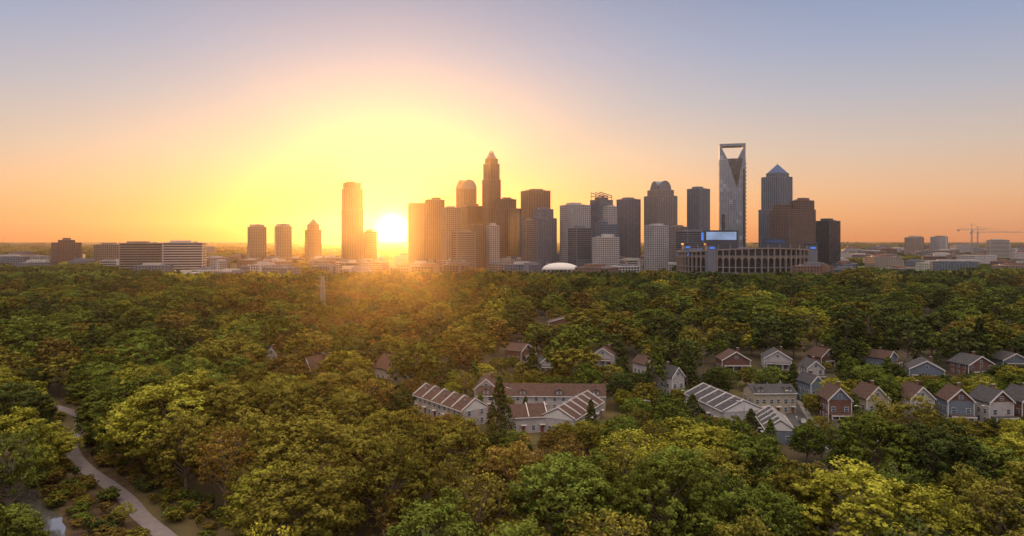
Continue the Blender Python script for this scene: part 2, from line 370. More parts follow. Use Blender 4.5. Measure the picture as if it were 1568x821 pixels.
# ---------------- low-rise city
def lowrise(name,x,y,w,dp,h,rot,wall,gl,style,seed):
    rg=random.Random(seed); mb=MB(name)
    facade(mb,rect(w,dp),0,h,style,wall,gl,3.8,5)
    mb.prism('roof_deck','roofc',rect(w*.98,dp*.98),h,h+.4); roofstuff(mb,w,dp,h-.2,0,0,rg,rg.choice(['grey','white','brickc']))
    if rg.random()<.4: mb.box('stair_core',wall,w*.3,0,0,h+4,w*.15,dp*1.05)
    mb.done((x,y,0),rot)
rg=random.Random(11); cnt=0
occ=[]
def addlow(px,d,w,dp,h):
    global cnt
    x=PX(px,d)
    if (px>1005 and px<1275 and d<1340 and w!=54): return
    if 810<px<905 and d<1330: return
    for (ox,oy,orr) in occ:
        if math.hypot(ox-x,oy-d)<orr+w*.55: return
    occ.append((x,d,w*.55)); cnt+=1
    wall=rg.choice(['beige','white','grey','brickc','granite','white','grey']); st=rg.choice(['grid','bands','grid','solid'])
    nm='warehouse_building' if h<9 else rg.choice(['office_building','apartment_building'])
    lowrise(nm,x,d,w,dp,h,math.radians(rg.uniform(-35,35)),wall,rg.choice(['gdark','gblue']),st,cnt)
addlow(1244,1060,54,16,22)
for i in range(250):
    d=rg.uniform(1060,2000); px=rg.uniform(200,1300) if d<1300 else rg.uniform(310,1300)
    mid_=math.exp(-((px-880)/260)**2)
    h=rg.uniform(9,20)+mid_*rg.uniform(0,16)*(1 if d>1300 else .4)
    addlow(px,d,rg.uniform(22,60),rg.uniform(18,40),h)
for i in range(120):
    px=rg.choice([rg.uniform(-60,330),rg.uniform(1290,1640),rg.uniform(1290,1640)]); d=rg.uniform(1300,3000)
    h=rg.uniform(10,24)+ (d-1500)*.014
    addlow(px,d,rg.uniform(30,80),rg.uniform(20,50),max(8,h))
for (px,w,yt,d) in [(1400,60,364,2300),(1438,50,363,2300),(1478,45,368,2200),(1528,50,368,2100),(1560,40,366,2200),(1345,50,374,1900)]:
    addlow(px,d,w,30,PZ(yt,d))
def crane(px,ytop,jib0,jib1,yj,d):
    mb=MB('tower_crane'); zt=PZ(ytop,d); zj=PZ(yj,d); x0=PX(jib0,d)-PX(px,d); x1=PX(jib1,d)-PX(px,d)
    for sx in (-1,1):
        for sy in (-1,1): mb.beam('mast','steel',(sx*1.5,sy*1.5,0),(sx*1.5,sy*1.5,zj),.4)
    k=0
    while k<zj-6: mb.beam('mast_brace','steel',(-1.5,-1.5,k),(1.5,-1.5,k+6),.3); k+=6
    mb.beam('apex','steel',(0,0,zj),(0,0,zt),.6)
    mb.beam('jib','steel',(x0,0,zj),(x1,0,zj),.4); mb.beam('jib_top','steel',(x0*.9,0,zj+3),(x1*.9,0,zj+3),.25)
    kk=x0*.9
    while kk<x1*.9-5: mb.beam('jib_brace','steel',(kk,0,zj),(kk+5,0,zj+3),.2); kk+=5
    mb.beam('tie','steel',(0,0,zt),(x0*.7,0,zj+3),.25); mb.beam('tie','steel',(0,0,zt),(x1*.6,0,zj+3),.25)
    mb.box('counterweight','grey',x0*.85,0,zj-4,zj,6,3); mb.box('cab','white',2.5,-2,zj-3,zj,2.5,2.5)
    mb.done((PX(px,d),d,0),0)
crane(1488,343,1464,1512,352,2300); crane(1497,347,1485,1572,356,2400)
def pylon(px,yt,d):
    mb=MB('transmission_tower'); h=PZ(yt,d)
    for sx in (-1,1):
        for sy in (-1,1): mb.beam('leg','steel',(sx*2.2,sy*2.2,0),(sx*.9,sy*.9,h),.13)
    n=12
    for i in range(n):
        z0,z1=h*i/n,h*(i+1)/n; w0=2.2-1.3*i/n; w1=2.2-1.3*(i+1)/n
        for sy in (-1,1):
            mb.beam('brace','steel',(-w0,sy*w0,z0),(w1,sy*w1,z1),.07); mb.beam('brace','steel',(w0,sy*w0,z0),(-w1,sy*w1,z1),.07)
            mb.beam('brace','steel',(-w1,sy*w1,z1),(w1,sy*w1,z1),.07)
    for k in (0.8,.9,1.0): mb.beam('crossarm','steel',(-3.6,0,h*k),(3.6,0,h*k),.12)
    mb.done((PX(px,d),d,0),.4)
pylon(494,424,520)
# ---------------- houses
masks=[]; views=[]
def window(mb,x,y,z,w,h,an):
    nx,ny=math.cos(an),math.sin(an); r=an+math.pi/2
    mb.box('window_frame','trim',x+nx*.03,y+ny*.03,z-h/2-.1,z+h/2+.1,w+.2,.12,r)
    mb.box('window_glass','win',x+nx*.08,y+ny*.08,z-h/2,z+h/2,w,.1,r)
    mb.box('window_bar','trim',x+nx*.12,y+ny*.12,z-.04,z+.04,w,.08,r)
def house(px,ybase,w,l,h,rh,rot,wall,roof,name='detached_house',porch=True,lim=None,d=None,wall2=None):
    d=d or FP*CAMH/(ybase-370); mb=MB(name); x=PX(px,d)
    mb.box('walls',wall,0,0,0,h,w,l)
    mb.exy('gable_wall',wall2 or wall,[(-w/2,h),(w/2,h),(0,h+rh)],-l/2,l/2)
    ov=.45; sl=rh/(w/2)
    for s in (-1,1):
        a=[(s*(w/2+ov),h-ov*sl+.02),(0,h+rh+.02),(0,h+rh+.27),(s*(w/2+ov),h-ov*sl+.27)]
        mb.exy('roof',roof,a if s<0 else a[::-1],-l/2-ov,l/2+ov)
        bb=[(s*(w/2+ov),h-ov*sl-.25),(0,h+rh-.25),(0,h+rh+.30),(s*(w/2+ov),h-ov*sl+.30)]
        mb.exy('barge_board','trim',bb if s<0 else bb[::-1],-l/2-ov-.12,-l/2-ov)
    fl=max(1,int(h//2.7))
    for f in range(fl):
        zc=1.6+f*2.8
        for k in ((-.28,.28) if w<9 else (-.34,0,.34)):
            if f==0 and k==.28: continue
            window(mb,k*w,-l/2,zc,1.2,1.5,-math.pi/2)
        for k in (-.3,0,.3):
            window(mb,-w/2,k*l,zc,1.1,1.4,math.pi); window(mb,w/2,k*l,zc,1.1,1.4,0)
    window(mb,0,-l/2,h+rh*.32,1.1,1.2,-math.pi/2)
    mb.box('door','door',.28*w,-l/2-.05,0.2,2.4,1.1,.12); mb.box('door_frame','trim',.28*w,-l/2-.02,.1,2.55,1.4,.1)
    mb.box('corner_board','trim',-w/2,-l/2,0,h,.25,.25); mb.box('corner_board','trim',w/2,-l/2,0,h,.25,.25)
    mb.box('chimney','brick',w*.22,l*.15,h,h+rh+.9,.9,.9); mb.box('chimney_cap','conc',w*.22,l*.15,h+rh+.9,h+rh+1.05,1.1,1.1)
    if porch:
        mb.box('porch_roof',roof,0,-l/2-1.3,2.75,3.0,w*.95,2.6); mb.box('porch_fascia','trim',0,-l/2-2.6,2.6,2.98,w*.97,.14)
        for k in (-.44,-.15,.15,.44): mb.box('porch_post','trim',k*w,-l/2-2.4,.2,2.6,.22,.22)
        mb.box('porch_floor','conc',0,-l/2-1.3,0,.2,w*.95,2.6)
    mb.done((x,d,0),math.radians(rot)); r=max(w,l)*.5+1.0; masks.append((x,d,r))
    hw=(w*.5)/d*FP; views.append((px-hw,px+hw,d,lim or (370+(CAMH-h*.5)*FP/d)))
def row(px,d,n,uw,dp,h,rh,rot,wall,roof,name='townhouse_row',lim=None,para=True):
    mb=MB(name); L=n*uw; x=PX(px,d)
    mb.box('walls',wall,0,0,0,h,L,dp)
    mb.exx('gable_wall',wall,[(-dp/2,h),(dp/2,h),(0,h+rh)],-L/2,L/2)
    ov=.4; sl=rh/(dp/2)
    for s in (-1,1):
        a=[(s*(dp/2+ov),h-ov*sl+.02),(0,h+rh+.02),(0,h+rh+.25),(s*(dp/2+ov),h-ov*sl+.25)]
        mb.exx('roof',roof,a if s<0 else a[::-1],-L/2-.3,L/2+.3)
        mb.box('gutter','trim',0,s*(dp/2+ov+.08),h-ov*sl-.1,h-ov*sl+.2,L+.6,.14)
    if para:
        for i in range(n+1):
            xx=-L/2+i*uw
            mb.exx('party_wall','trim',[(-dp/2-.25,h-.3),(dp/2+.25,h-.3),(dp/2+.25,h+.4),(0,h+rh+.7),(-dp/2-.25,h+.4)],xx-.13,xx+.13)
    for i in range(n):
        xc=-L/2+(i+.5)*uw
        for s,an in ((-1,-math.pi/2),(1,math.pi/2)):
            for f in range(max(1,int((h+.3)//2.8))):
                for k in (-.25,.22):
                    if f==0 and k>0: continue
                    window(mb,xc+k*uw,s*dp/2,1.6+2.8*f,1.1,1.4,an)
            mb.box('door','door',xc+.22*uw,s*(dp/2+.04),.1,2.3,1.0,.12)
            mb.box('door_hood','trim',xc+.22*uw,s*(dp/2+.5),2.5,2.65,1.8,1.0)
        mb.box('roof_vent','steel',xc,dp*.2,h+rh*.6,h+rh*.6+1.0,.4,.4)
        if i%2==0 and not para:
            zc=h+rh*.15
            mb.box('dormer',wall,xc,-dp*.36,h-.2,zc+1.3,2.0,2.2); mb.exy('dormer_roof',roof,[(xc-1.3,zc+1.3),(xc+1.3,zc+1.3),(xc,zc+2.1)],-dp*.36-1.4,-dp*.1)
            window(mb,xc,-dp*.36-1.1,zc+.6,.9,.9,-math.pi/2)
    for e in (-1,1):
        for f in range(max(1,int((h+.3)//2.8))):
            for k in (-.25,.25): window(mb,e*(L/2+.17),k*dp,1.6+2.8*f,1.1,1.4,0 if e>0 else math.pi)
    r_=math.radians(rot); mb.done((x,d,0),r_)
    for k in np.linspace(-.5,.5,5): masks.append((x+L*k*math.cos(r_),d+L*k*math.sin(r_),dp*.5+.5))
    hw=(abs(math.cos(r_))*L/2+abs(math.sin(r_))*dp/2+1)/d*FP
    views.append((px-hw,px+hw,d,lim or (370+(CAMH-h*.3)*FP/d)))
row(688,238,5,6.2,10,5.4,3.0,128,'siding_w','sh_br',lim=632)
row(828,250,7,6.5,10,5.4,3.2,-2,'siding_w','sh_br',lim=606,para=False)
row(878,228,5,5.4,11,5.0,2.8,64,'siding_w','sh_br',lim=642)
row(805,222,2,6,10,5.0,2.8,10,'siding_w','sh_br',lim=656)
row(1106,238,5,5.4,14,5.2,3.0,102,'siding_w','sh_gr',lim=636)
row(1178,246,3,5.0,10,7.2,2.0,2,'siding_y','sh_gr',lim=626,para=False)
row(1186,214,4,4.4,8,4.2,2.6,80,'siding_b','sh_gr',lim=662,name='townhouse_row')
house(1278,642,7.4,9,7.6,3.8,-4,'brick','sh_br',wall2='siding_b',lim=634)
house(1332,640,7.6,9,7.6,3.8,4,'siding_y','sh_br',lim=616)
house(1400,640,8,9,7.6,3.8,2,'siding_w','sh_br',lim=622)
house(1462,644,7.8,9,7.6,3.8,-10,'siding_b','sh_br',wall2='brick',lim=636)
house(1517,646,8.4,9,7.6,3.6,6,'siding_w','sh_gr',wall2='brick',lim=640)
house(1566,646,8,9,7.8,3.8,4,'brick','sh_gr',lim=640)
house(1302,690,7,10,4.5,3.2,28,'siding_b','sh_gr',lim=676,porch=False)
for (px,yb,w,l,h,rh,rot,wl,rf,y2) in [(1122,565,13,10,5,3.8,0,'brick','sh_br',560),(1188,562,12,11,5,3.6,-12,'siding_w','sh_gr',557),(1242,582,7,9,6,3,0,'siding_w','sh_gr',572),
  (1258,558,9,9,4.5,3.5,20,'brick','sh_br',553),(1415,580,13,11,5,3.6,-20,'siding_b','sh_gr',572),(1487,574,13,11,5.5,3.6,10,'brick','sh_gr',567),(1545,562,12,9,4,3,0,'siding_b','sh_gr',557),
  (925,557,10,10,5,3.2,-15,'siding_w','sh_br',553),(988,572,7,9,5,3,30,'siding_w','sh_br',567),(1023,604,6,11,8,3.4,30,'siding_w','sh_gr',594),(1240,616,5,9,8,2.6,10,'siding_b','sh_gr',602),
  (600,592,8,13,8,5,42,'siding_w','sh_br',578),(487,584,6,12,6,5,-35,'siding_b','sh_br',568),(415,560,4.5,8,6,3,20,'siding_w','sh_gr',550),(745,620,8,10,7,3.5,0,'siding_w','sh_br',608),
  (865,503,22,12,5,3,-4,'brick','sh_br',494),(795,550,12,9,5,3,60,'brick','sh_br',544),(835,568,8,8,4,3,10,'siding_w','sh_gr',564),(1350,562,10,10,5,3,40,'siding_b','sh_br',554)]:
    house(px,yb,w,l,h,rh,rot,wl,rf,lim=y2)
# ---------------- ground, roads, path, creek
def sheet(name,m,pts,z):
    me=bpy.data.meshes.new(name); me.from_pydata([(x,y,z) for x,y in pts],[],[tuple(range(len(pts)))]); me.materials.append(MT[m]); return link(bpy.data.objects.new(name,me))
gx=[-40000,-4000,-1000,-300,0,300,1000,4000,40000]; gy=[-8000,-500,0,200,500,1500,5000,60000]
me=bpy.data.meshes.new('ground'); me.from_pydata([(x,y,0) for y in gy for x in gx],[],[(j*9+i,j*9+i+1,j*9+i+10,j*9+i+9) for j in range(7) for i in range(8)]); me.materials.append(MT['ground']); link(bpy.data.objects.new('ground',me))
def smooth(P,n=10):
    out=[]
    for i in range(len(P)-1):
        p0=P[max(0,i-1)];p1=P[i];p2=P[i+1];p3=P[min(len(P)-1,i+2)]
        for k in range(n):
            t=k/n; out.append(tuple(.5*((2*p1[j])+(-p0[j]+p2[j])*t+(2*p0[j]-5*p1[j]+4*p2[j]-p3[j])*t*t+(-p0[j]+3*p1[j]-3*p2[j]+p3[j])*t**3) for j in range(2)))
    out.append(P[-1]); return out
def ribbon(name,m,P,w,z,wf=None):
    V=[];F=[]
    for i,(x,y) in enumerate(P):
        a=P[max(0,i-1)];b=P[min(len(P)-1,i+1)]; dx,dy=b[0]-a[0],b[1]-a[1]; L=math.hypot(dx,dy); nx,ny=-dy/L,dx/L
        ww=w*(wf(i) if wf else 1); V+= [(x+nx*ww/2,y+ny*ww/2,z),(x-nx*ww/2,y-ny*ww/2,z)]
        if i: k=2*i; F.append((k-2,k-1,k+1,k))
    me=bpy.data.meshes.new(name); me.from_pydata(V,[],F); me.materials.append(MT[m]); return link(bpy.data.objects.new(name,me))
def gp(px,py):
    d=FP*CAMH/(py-370); return (PX(px,d),d)
pathp=smooth([gp(60,616),gp(98,627),gp(121,637),gp(124,652),gp(110,672),gp(112,694),gp(132,718),gp(166,742),gp(196,766),gp(216,790),gp(246,815),gp(300,860)])
ribbon('grass_clearing','grass',smooth([gp(-40,640),gp(60,640),gp(95,665),gp(110,700),gp(150,745),gp(200,800),gp(250,870)]),30,.012)
bankp=smooth([gp(140,690),gp(150,735),gp(150,770),gp(160,800),gp(180,860)])
ribbon('creek_bank','bank',bankp,15,.02)
ribbon('footpath','path',pathp,3.6,.05)
creek=smooth([gp(20,745),gp(46,765),gp(62,788),gp(84,812),gp(100,850),gp(130,890)])
ribbon('creek','water',creek,5.0,.035,wf=lambda i:.8+.25*math.sin(i*.33)+.1*math.sin(i*1.1))
ribbon('sports_field','field',[(PX(1335,1500),1500),(PX(1430,1500),1500)],420,.05)
def street(P,w=7.5,name='street'):
    P=smooth(P); ribbon('pavement','conc',P,w+4.2,.13)
    ribbon(name,'asph',P,w,.14)
    for i in range(0,len(P)-2,3):
        a,b=P[i],P[i+1]; ribbon('lane_marking','paint',[a,b],.15,.145)
    for k in range(0,len(P),2): masks.append((P[k][0],P[k][1],w*.5+.5))
street([(20,219),(60,218),(92,214),(140,212),(230,214)],6)
street([(91,196),(92.5,214),(98,240),(104,262),(112,300)],6.5)
sheet('car_park','asph',[(42,234),(59,234),(59,254),(42,254)],.03); masks+= [(50,244,8)]
for k in range(6): ribbon('bay_marking','paint',[(43+k*2.6,246),(43+k*2.6,251)],.12,.036)
sheet('garden_lawn','grass',[(-45,205),(215,205),(225,300),(-60,300)],.006)
def car(x,y,rot,ci,z=.15):
    mb=MB('parked_car'); c='car%d'%ci
    mb.exy('body',c,[(-2.2,.35),(2.2,.35),(2.25,.75),(1.9,.92),(1.0,.98),(-1.9,1.0),(-2.25,.8)],-.88,.88)
    mb.exy('cabin','win',[(-1.75,.98),(1.05,.97),(.45,1.42),(-1.2,1.45)],-.76,.76)
    mb.exy('roof_panel',c,[(-1.2,1.45),(.45,1.42),(.40,1.49),(-1.15,1.52)],-.74,.74)
    for wx in (-1.35,1.35):
        for wy in (-.8,.8):
            pr=[(wx+.33*math.cos(t_/12*2*math.pi),.33+.33*math.sin(t_/12*2*math.pi)) for t_ in range(12)]
            mb.exy('wheel','tyre',pr,wy-.11,wy+.11)
    mb.done((x,y,z),rot)
for k,(x,y,r) in enumerate([(44.3,248.5,1.57),(52.1,248.5,1.57),(50,238,0),(94.3,206,1.5),(95.8,228,1.4),(60,220.1,0),(115,215,0),(150,214.5,0)]): car(x,y,r,k%5)
def upole(x,y,h,rot=0):
    mb=MB('utility_pole'); mb.prism('pole','wood',[(.2*math.cos(a),.2*math.sin(a)) for a in np.linspace(0,2*math.pi,9)[:-1]],0,h,.6)
    mb.box('crossarm','wood',0,0,h-1.2,h-1.0,2.6,.14); mb.box('crossarm','wood',0,0,h-2.2,h-2.0,2.2,.14)
    for k in (-1.2,-.5,.5,1.2): mb.box('insulator','conc',k,0,h-1.0,h-.75,.12,.12)
    mb.box('transformer','grey',.4,-.2,h-4,h-3,.5,.5); mb.done((x,y,0),rot)
def lamp(x,y,h):
    mb=MB('street_lamp'); mb.prism('post','steel',[(.1*math.cos(a),.1*math.sin(a)) for a in np.linspace(0,2*math.pi,9)[:-1]],0,h,.6)
    mb.beam('arm','steel',(0,0,h),(-1.6,0,h+.4),.06); mb.box('lantern','trim',-1.9,0,h+.28,h+.45,.9,.35); mb.box('base','conc',0,0,0,.4,.5,.5); mb.done((x,y,0),random.uniform(-.5,.5))
for px,yt,d in [(1077,528,300),(1229,520,300),(1388,538,290),(1012,545,330)]: upole(PX(px,d),d,PZ(yt,d),.3)
for x,y in [(45,225),(75,223.6),(110,218),(150,217),(97,240),(61,240),(0,244)]: lamp(x,y,8)
# ---------------- trees
def tree_data(seed,kind,H,R,K,Mc,L,ls,sides=7,trunk=True):
    rs=np.random.RandomState(seed); V=[];F=[]
    def tube(p,q,r0,r1,bend=0):
        p=Vector(p);q=Vector(q); m=(p+q)/2+Vector((rs.uniform(-1,1)*bend,rs.uniform(-1,1)*bend,bend*.5)); pts=[p,m,q]; rad=[r0,(r0+r1)/2,r1]
        dr=(q-p).normalized(); u=dr.orthogonal().normalized(); w=dr.cross(u); k=len(V)
        for c,r in zip(pts,rad):
            for i in range(sides):
                a=2*math.pi*i/sides; V.append(tuple(c+u*r*math.cos(a)+w*r*math.sin(a)))
        for j in range(2):
            for i in range(sides): F.append((k+j*sides+i,k+j*sides+(i+1)%sides,k+(j+1)*sides+(i+1)%sides,k+(j+1)*sides+i))
    lobes=[]
    if kind=='cone':
        for i in range(K):
            t=(i+.5)/K; env=R*(1-t)**.85+.25; a=i*2.4+rs.uniform(-.5,.5); lobes.append((env*.45*math.cos(a),env*.45*math.sin(a),H*(.10+.86*t),env*.62+.2))
    elif kind=='pine':
        for i in range(K):
            t=(i+.5)/K; env=R*(.55+.45*math.sin(t*3)); a=i*2.4; lobes.append((env*.65*math.cos(a),env*.65*math.sin(a),H*(.45+.5*t),R*rs.uniform(.24,.38)))
    elif kind=='sparse':
        zc=.58*H; Rz=.42*H
        for i in range(K):
            a=i*2.399963+rs.uniform(-.4,.4); zz=1-1.75*(i+.5)/K; rr=math.sqrt(max(0,1-zz*zz)); f=rs.uniform(.8,1.1)
            lobes.append((R*.62*rr*math.cos(a)*f,R*.62*rr*math.sin(a)*f,zc+Rz*.60*zz*rs.uniform(.9,1.1),R*rs.uniform(.26,.44)))
        lobes.append((0,0,zc+Rz*.15,R*.48))
    else:
        # domed crown: heavy central mass carrying many smaller foliage masses on one rounded envelope
        zc=.54*H; Rz=.44*H
        lobes.append((rs.uniform(-.08,.08)*R,rs.uniform(-.08,.08)*R,zc+Rz*.10,R*.62))
        for i in range(K):
            a=i*2.399963+rs.uniform(-.35,.35); zz=.97-1.55*(i+.5)/K; rr=math.sqrt(max(0,1-zz*zz)); f=rs.uniform(.80,1.12)
            lobes.append((R*.70*rr*math.cos(a)*f,R*.70*rr*math.sin(a)*f,zc+Rz*.76*zz*f,R*rs.uniform(.16,.32)))
    lo=np.array(lobes)
    if trunk:
        tr=.018*H+.08; top=H*(.93 if kind in('cone','pine') else .62)
        tube((0,0,-.3),(rs.uniform(-.4,.4),rs.uniform(-.4,.4),top),tr,tr*.35,.3)
        for l in lobes:
            zb=min(l[2]*rs.uniform(.45,.75),top*.95) if kind!='cone' else l[2]-.3
            tube((0,0,zb),(l[0],l[1],l[2]),tr*.38,tr*.08,.4)
            if kind=='sparse' or kind=='round':
                for _ in range(4 if kind=='sparse' else 1):
                    e=rs.normal(size=3); e/=np.linalg.norm(e); e[2]=abs(e[2]); tube((l[0],l[1],l[2]),tuple(np.array(l[:3])+e*l[3]*1.02),tr*.10,tr*.03,.2)
    C=[];Nn=[];Tn=[]
    for li,l in enumerate(lo):
        d=rs.normal(size=(Mc,3)); d[:,2]+=.35; d/=np.linalg.norm(d,axis=1)[:,None]
        c=l[:3]+d*l[3]*rs.uniform(.6,1.12,(Mc,1))
        keep=np.ones(Mc,bool)
        for lj,l2 in enumerate(lo):
            if lj!=li: keep&=np.linalg.norm(c-l2[:3],axis=1)>l2[3]*.7
        c=c[keep]; d=d[keep]; lt=rs.uniform(.0,.30)
        for cc,dd in zip(c,d):
            sr=l[3]*rs.uniform(.24,.42) if li or kind!='round' else l[3]*.18; n=max(3,int(L*rs.uniform(.5,1.3)*(.48 if kind=='sparse' else 1)))
            e=rs.normal(size=(n,3)); e/=np.linalg.norm(e,axis=1)[:,None]; rr=rs.uniform(.35,1.15,(n,1))**.6
            C.append(cc+e*sr*rr*np.array([1,1,.8])); nn=e*.8+dd*.7+rs.normal(size=(n,3))*.45; Nn.append(nn)
            Tn.append(np.clip(lt+rs.uniform(0,.3)+.2*e[:,2]+rs.uniform(0,.3,n)+.3*(cc[2]/H-.6),0,1))  # random leaf tone plus painted shading: lighter on clump tops and higher up
    C=np.concatenate(C);Nn=np.concatenate(Nn);Tn=np.concatenate(Tn); n=len(C)
    Nn/=np.linalg.norm(Nn,axis=1)[:,None]; ref=rs.normal(size=(n,3)); U=np.cross(Nn,ref); U/=np.linalg.norm(U,axis=1)[:,None]; Wv=np.cross(Nn,U)
    s=ls*rs.uniform(.6,1.4,(n,1)); q=np.stack([C+U*s,C+Wv*s*.6,C-U*s,C-Wv*s*.6],1).reshape(-1,3)
    return np.array(V).reshape(-1,3),F,q,Tn
def build_tree_mesh(name,parts):
    VV=[];FF=[];MI=[];TT=[];k=0
    for (V,F,q,T,off,sc) in parts:
        off=np.array(off)
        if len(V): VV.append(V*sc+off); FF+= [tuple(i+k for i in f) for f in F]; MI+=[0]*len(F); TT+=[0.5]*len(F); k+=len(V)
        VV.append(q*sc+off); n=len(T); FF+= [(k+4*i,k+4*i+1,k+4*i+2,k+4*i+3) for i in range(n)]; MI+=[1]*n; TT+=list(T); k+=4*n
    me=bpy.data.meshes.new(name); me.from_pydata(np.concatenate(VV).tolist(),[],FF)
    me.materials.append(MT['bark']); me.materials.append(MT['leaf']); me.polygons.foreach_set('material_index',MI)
    a=me.attributes.new('tint_shade','FLOAT','FACE'); a.data.foreach_set('value',TT); me.update(); return me
hi=[build_tree_mesh('broadleaf_tree_mesh',[(*tree_data(10+i,'round',20,8.5,28+i%3*8,22,36,.24),(0,0,0),1)]) for i in range(6)]
sparse=[build_tree_mesh('open_tree_mesh',[(*tree_data(30+i,'sparse',19,6.5,16,18,36,.23),(0,0,0),1)]) for i in range(4)]
cone=[build_tree_mesh('conical_tree_mesh',[(*tree_data(40+i,'cone',14,3.6,20,18,26,.24),(0,0,0),1)]) for i in range(3)]
pine=[build_tree_mesh('pine_tree_mesh',[(*tree_data(50+i,'pine',24,5.5,16,16,30,.28),(0,0,0),1)]) for i in range(2)]
mid=[build_tree_mesh('woodland_tree_mesh',[(*tree_data(60+i,'round',20,8.5,20+i%3*5,12,18,.45,5),(0,0,0),1)]) for i in range(6)]
midc=[build_tree_mesh('woodland_conifer_mesh',[(*tree_data(80+i,'cone',14,3.8,12,10,14,.42,4),(0,0,0),1)]) for i in range(2)]
far=[]
fd=[tree_data(90+i,'round',18,8.5,12,8,9,1.0,4,False) for i in range(4)]
for i in range(4):
    ps=[]; rs=np.random.RandomState(100+i)
    for a in range(4):
        for b in range(4):
            V,F,q,T=fd[rs.randint(4)]; an=rs.uniform(0,6.28); c,s_=math.cos(an),math.sin(an); q2=q@np.array([[c,s_,0],[-s_,c,0],[0,0,1]])
            ps.append((V,F,q2,np.clip(T+rs.uniform(-.35,.35),0,1),((a-1.5)*16+rs.uniform(-5,5),(b-1.5)*16+rs.uniform(-5,5),0),rs.uniform(.6,1.25)))
    far.append(build_tree_mesh('far_woodland_mesh',ps))
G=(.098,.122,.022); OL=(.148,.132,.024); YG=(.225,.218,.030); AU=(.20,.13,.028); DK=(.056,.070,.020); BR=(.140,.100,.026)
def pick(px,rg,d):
    w=math.exp(-((px-610)/330)**2)  # warmer leaf colours near the sun's bearing, its glow painted into the foliage
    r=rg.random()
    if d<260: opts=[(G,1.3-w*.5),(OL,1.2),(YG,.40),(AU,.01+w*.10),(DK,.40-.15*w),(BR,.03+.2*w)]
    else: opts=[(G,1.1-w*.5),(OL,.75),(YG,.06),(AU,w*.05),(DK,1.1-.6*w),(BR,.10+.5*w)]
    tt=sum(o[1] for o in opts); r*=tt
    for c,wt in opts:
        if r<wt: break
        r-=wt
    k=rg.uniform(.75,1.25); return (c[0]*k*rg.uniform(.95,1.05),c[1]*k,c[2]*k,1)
def put(me,name,x,y,sx,sz,col,parent=None,rg=random):
    o=bpy.data.objects.new(name,me); o.location=(x,y,0); o.rotation_euler=(0,0,rg.uniform(0,6.28)); o.scale=(sx,sx*rg.uniform(.9,1.1),sz); o.color=col
    S.collection.objects.link(o)
    if parent: o.parent=parent
    return o
def nearlim(px):
    P=[(-300,600),(0,618),(60,622),(125,640),(165,590),(230,568),(300,572),(380,600),(450,622),(540,630),(640,622),(700,640),(735,676),(850,672),(930,655),(1000,654),(1060,640),(1130,652),(1175,682),(1235,692),(1300,690),(1345,592),(1440,592),(1470,655),(1568,655),(1900,640)]
    for (a,ya),(b,yb) in zip(P,P[1:]):
        if a<=px<=b: return ya+(yb-ya)*(px-a)/(b-a)
    return 600
pd=[(p[0],p[1]) for p in pathp]
def blocked(x,y,r):
    for mx_,my_,mr in masks:
        if (mx_-x)**2+(my_-y)**2<(mr+r)**2: return True
    return False
def pathblock(x,y,px):
    for qx,qy in pd:
        if (qx-x)**2+(qy-y)**2<6.5**2: return True
        qpx=784+qx/qy*FP
        if abs(qpx-px)<30*150/y and y<qy: return True
    if x<pd[5][0]+4 and 200<y<228 and -128<x: return True
    for qx,qy in creek:
        if (qx-x)**2+(qy-y)**2<5.5**2: return True
    if 30<px<130 and y<165: return True
    return False
rg=random.Random(5)
heroes=[(5,620,160,160,'r',YG),(72,655,182,95,'r',YG),(-60,600,170,150,'r',G),(1318,704,124,240,'r',YG),(1225,702,133,130,'r',OL),(1425,745,120,170,'r',YG),(1385,588,172,145,'s',OL),(440,804,94,64,'r',YG),
 (190,768,146,42,'s',YG),(480,624,152,195,'r',OL),(598,618,160,150,'r',OL),(690,634,156,130,'r',OL),(345,645,148,115,'s',AU),(255,574,176,185,'r',YG),(340,573,182,140,'r',OL),(1070,640,158,160,'r',YG),(960,652,158,130,'s',YG),
 (1150,658,150,120,'r',G),(775,678,146,130,'s',YG),(868,664,158,100,'s',BR),(1010,672,146,110,'s',YG),(1500,664,150,160,'r',G),(1575,655,155,140,'r',YG),(1440,640,165,100,'s',OL),(205,600,185,130,'r',G),(690,690,140,90,'s',OL),(730,735,130,110,'s',OL),(375,700,140,80,'s',OL),(830,720,136,100,'s',OL),(600,740,128,90,'s',BR),
 (350,511,285,135,'r',OL),(165,554,240,135,'r',G),(540,590,192,110,'r',OL),(440,585,205,130,'r',OL),(1152,450,470,125,'r',G),(1305,408,760,70,'r',OL),(715,500,330,105,'r',OL),(1235,465,430,80,'s',YG),(380,485,380,85,'r',YG),
 (740,475,420,90,'r',OL),(600,480,400,95,'r',G),(215,500,330,100,'r',G),(60,480,380,110,'r',G),(1480,478,420,90,'r',G),(1380,490,400,80,'r',G),(1000,470,440,80,'r',G),(905,470,450,80,'r',OL),(120,440,560,80,'r',G),(500,440,580,80,'r',BR),(1060,440,600,70,'r',OL),(1420,430,640,70,'r',G),(300,435,600,80,'r',G)]
for px,yt,d,w,k,c in heroes:
    me=hi[rg.randrange(6)] if k=='r' else sparse[rg.randrange(4)]; H=20.5 if k=='r' else 19; R=8.6 if k=='r' else 7
    kk=rg.uniform(.9,1.15)
    put(me,'deciduous_tree',PX(px,d),d,(w/FP*d/2)/R,PZ(yt,d)/H,(c[0]*kk,c[1]*kk,c[2]*kk,1),rg=rg)
hd=[(PX(h[0],h[2]),h[2],h[3]/FP*h[2]*.40) for h in heroes]
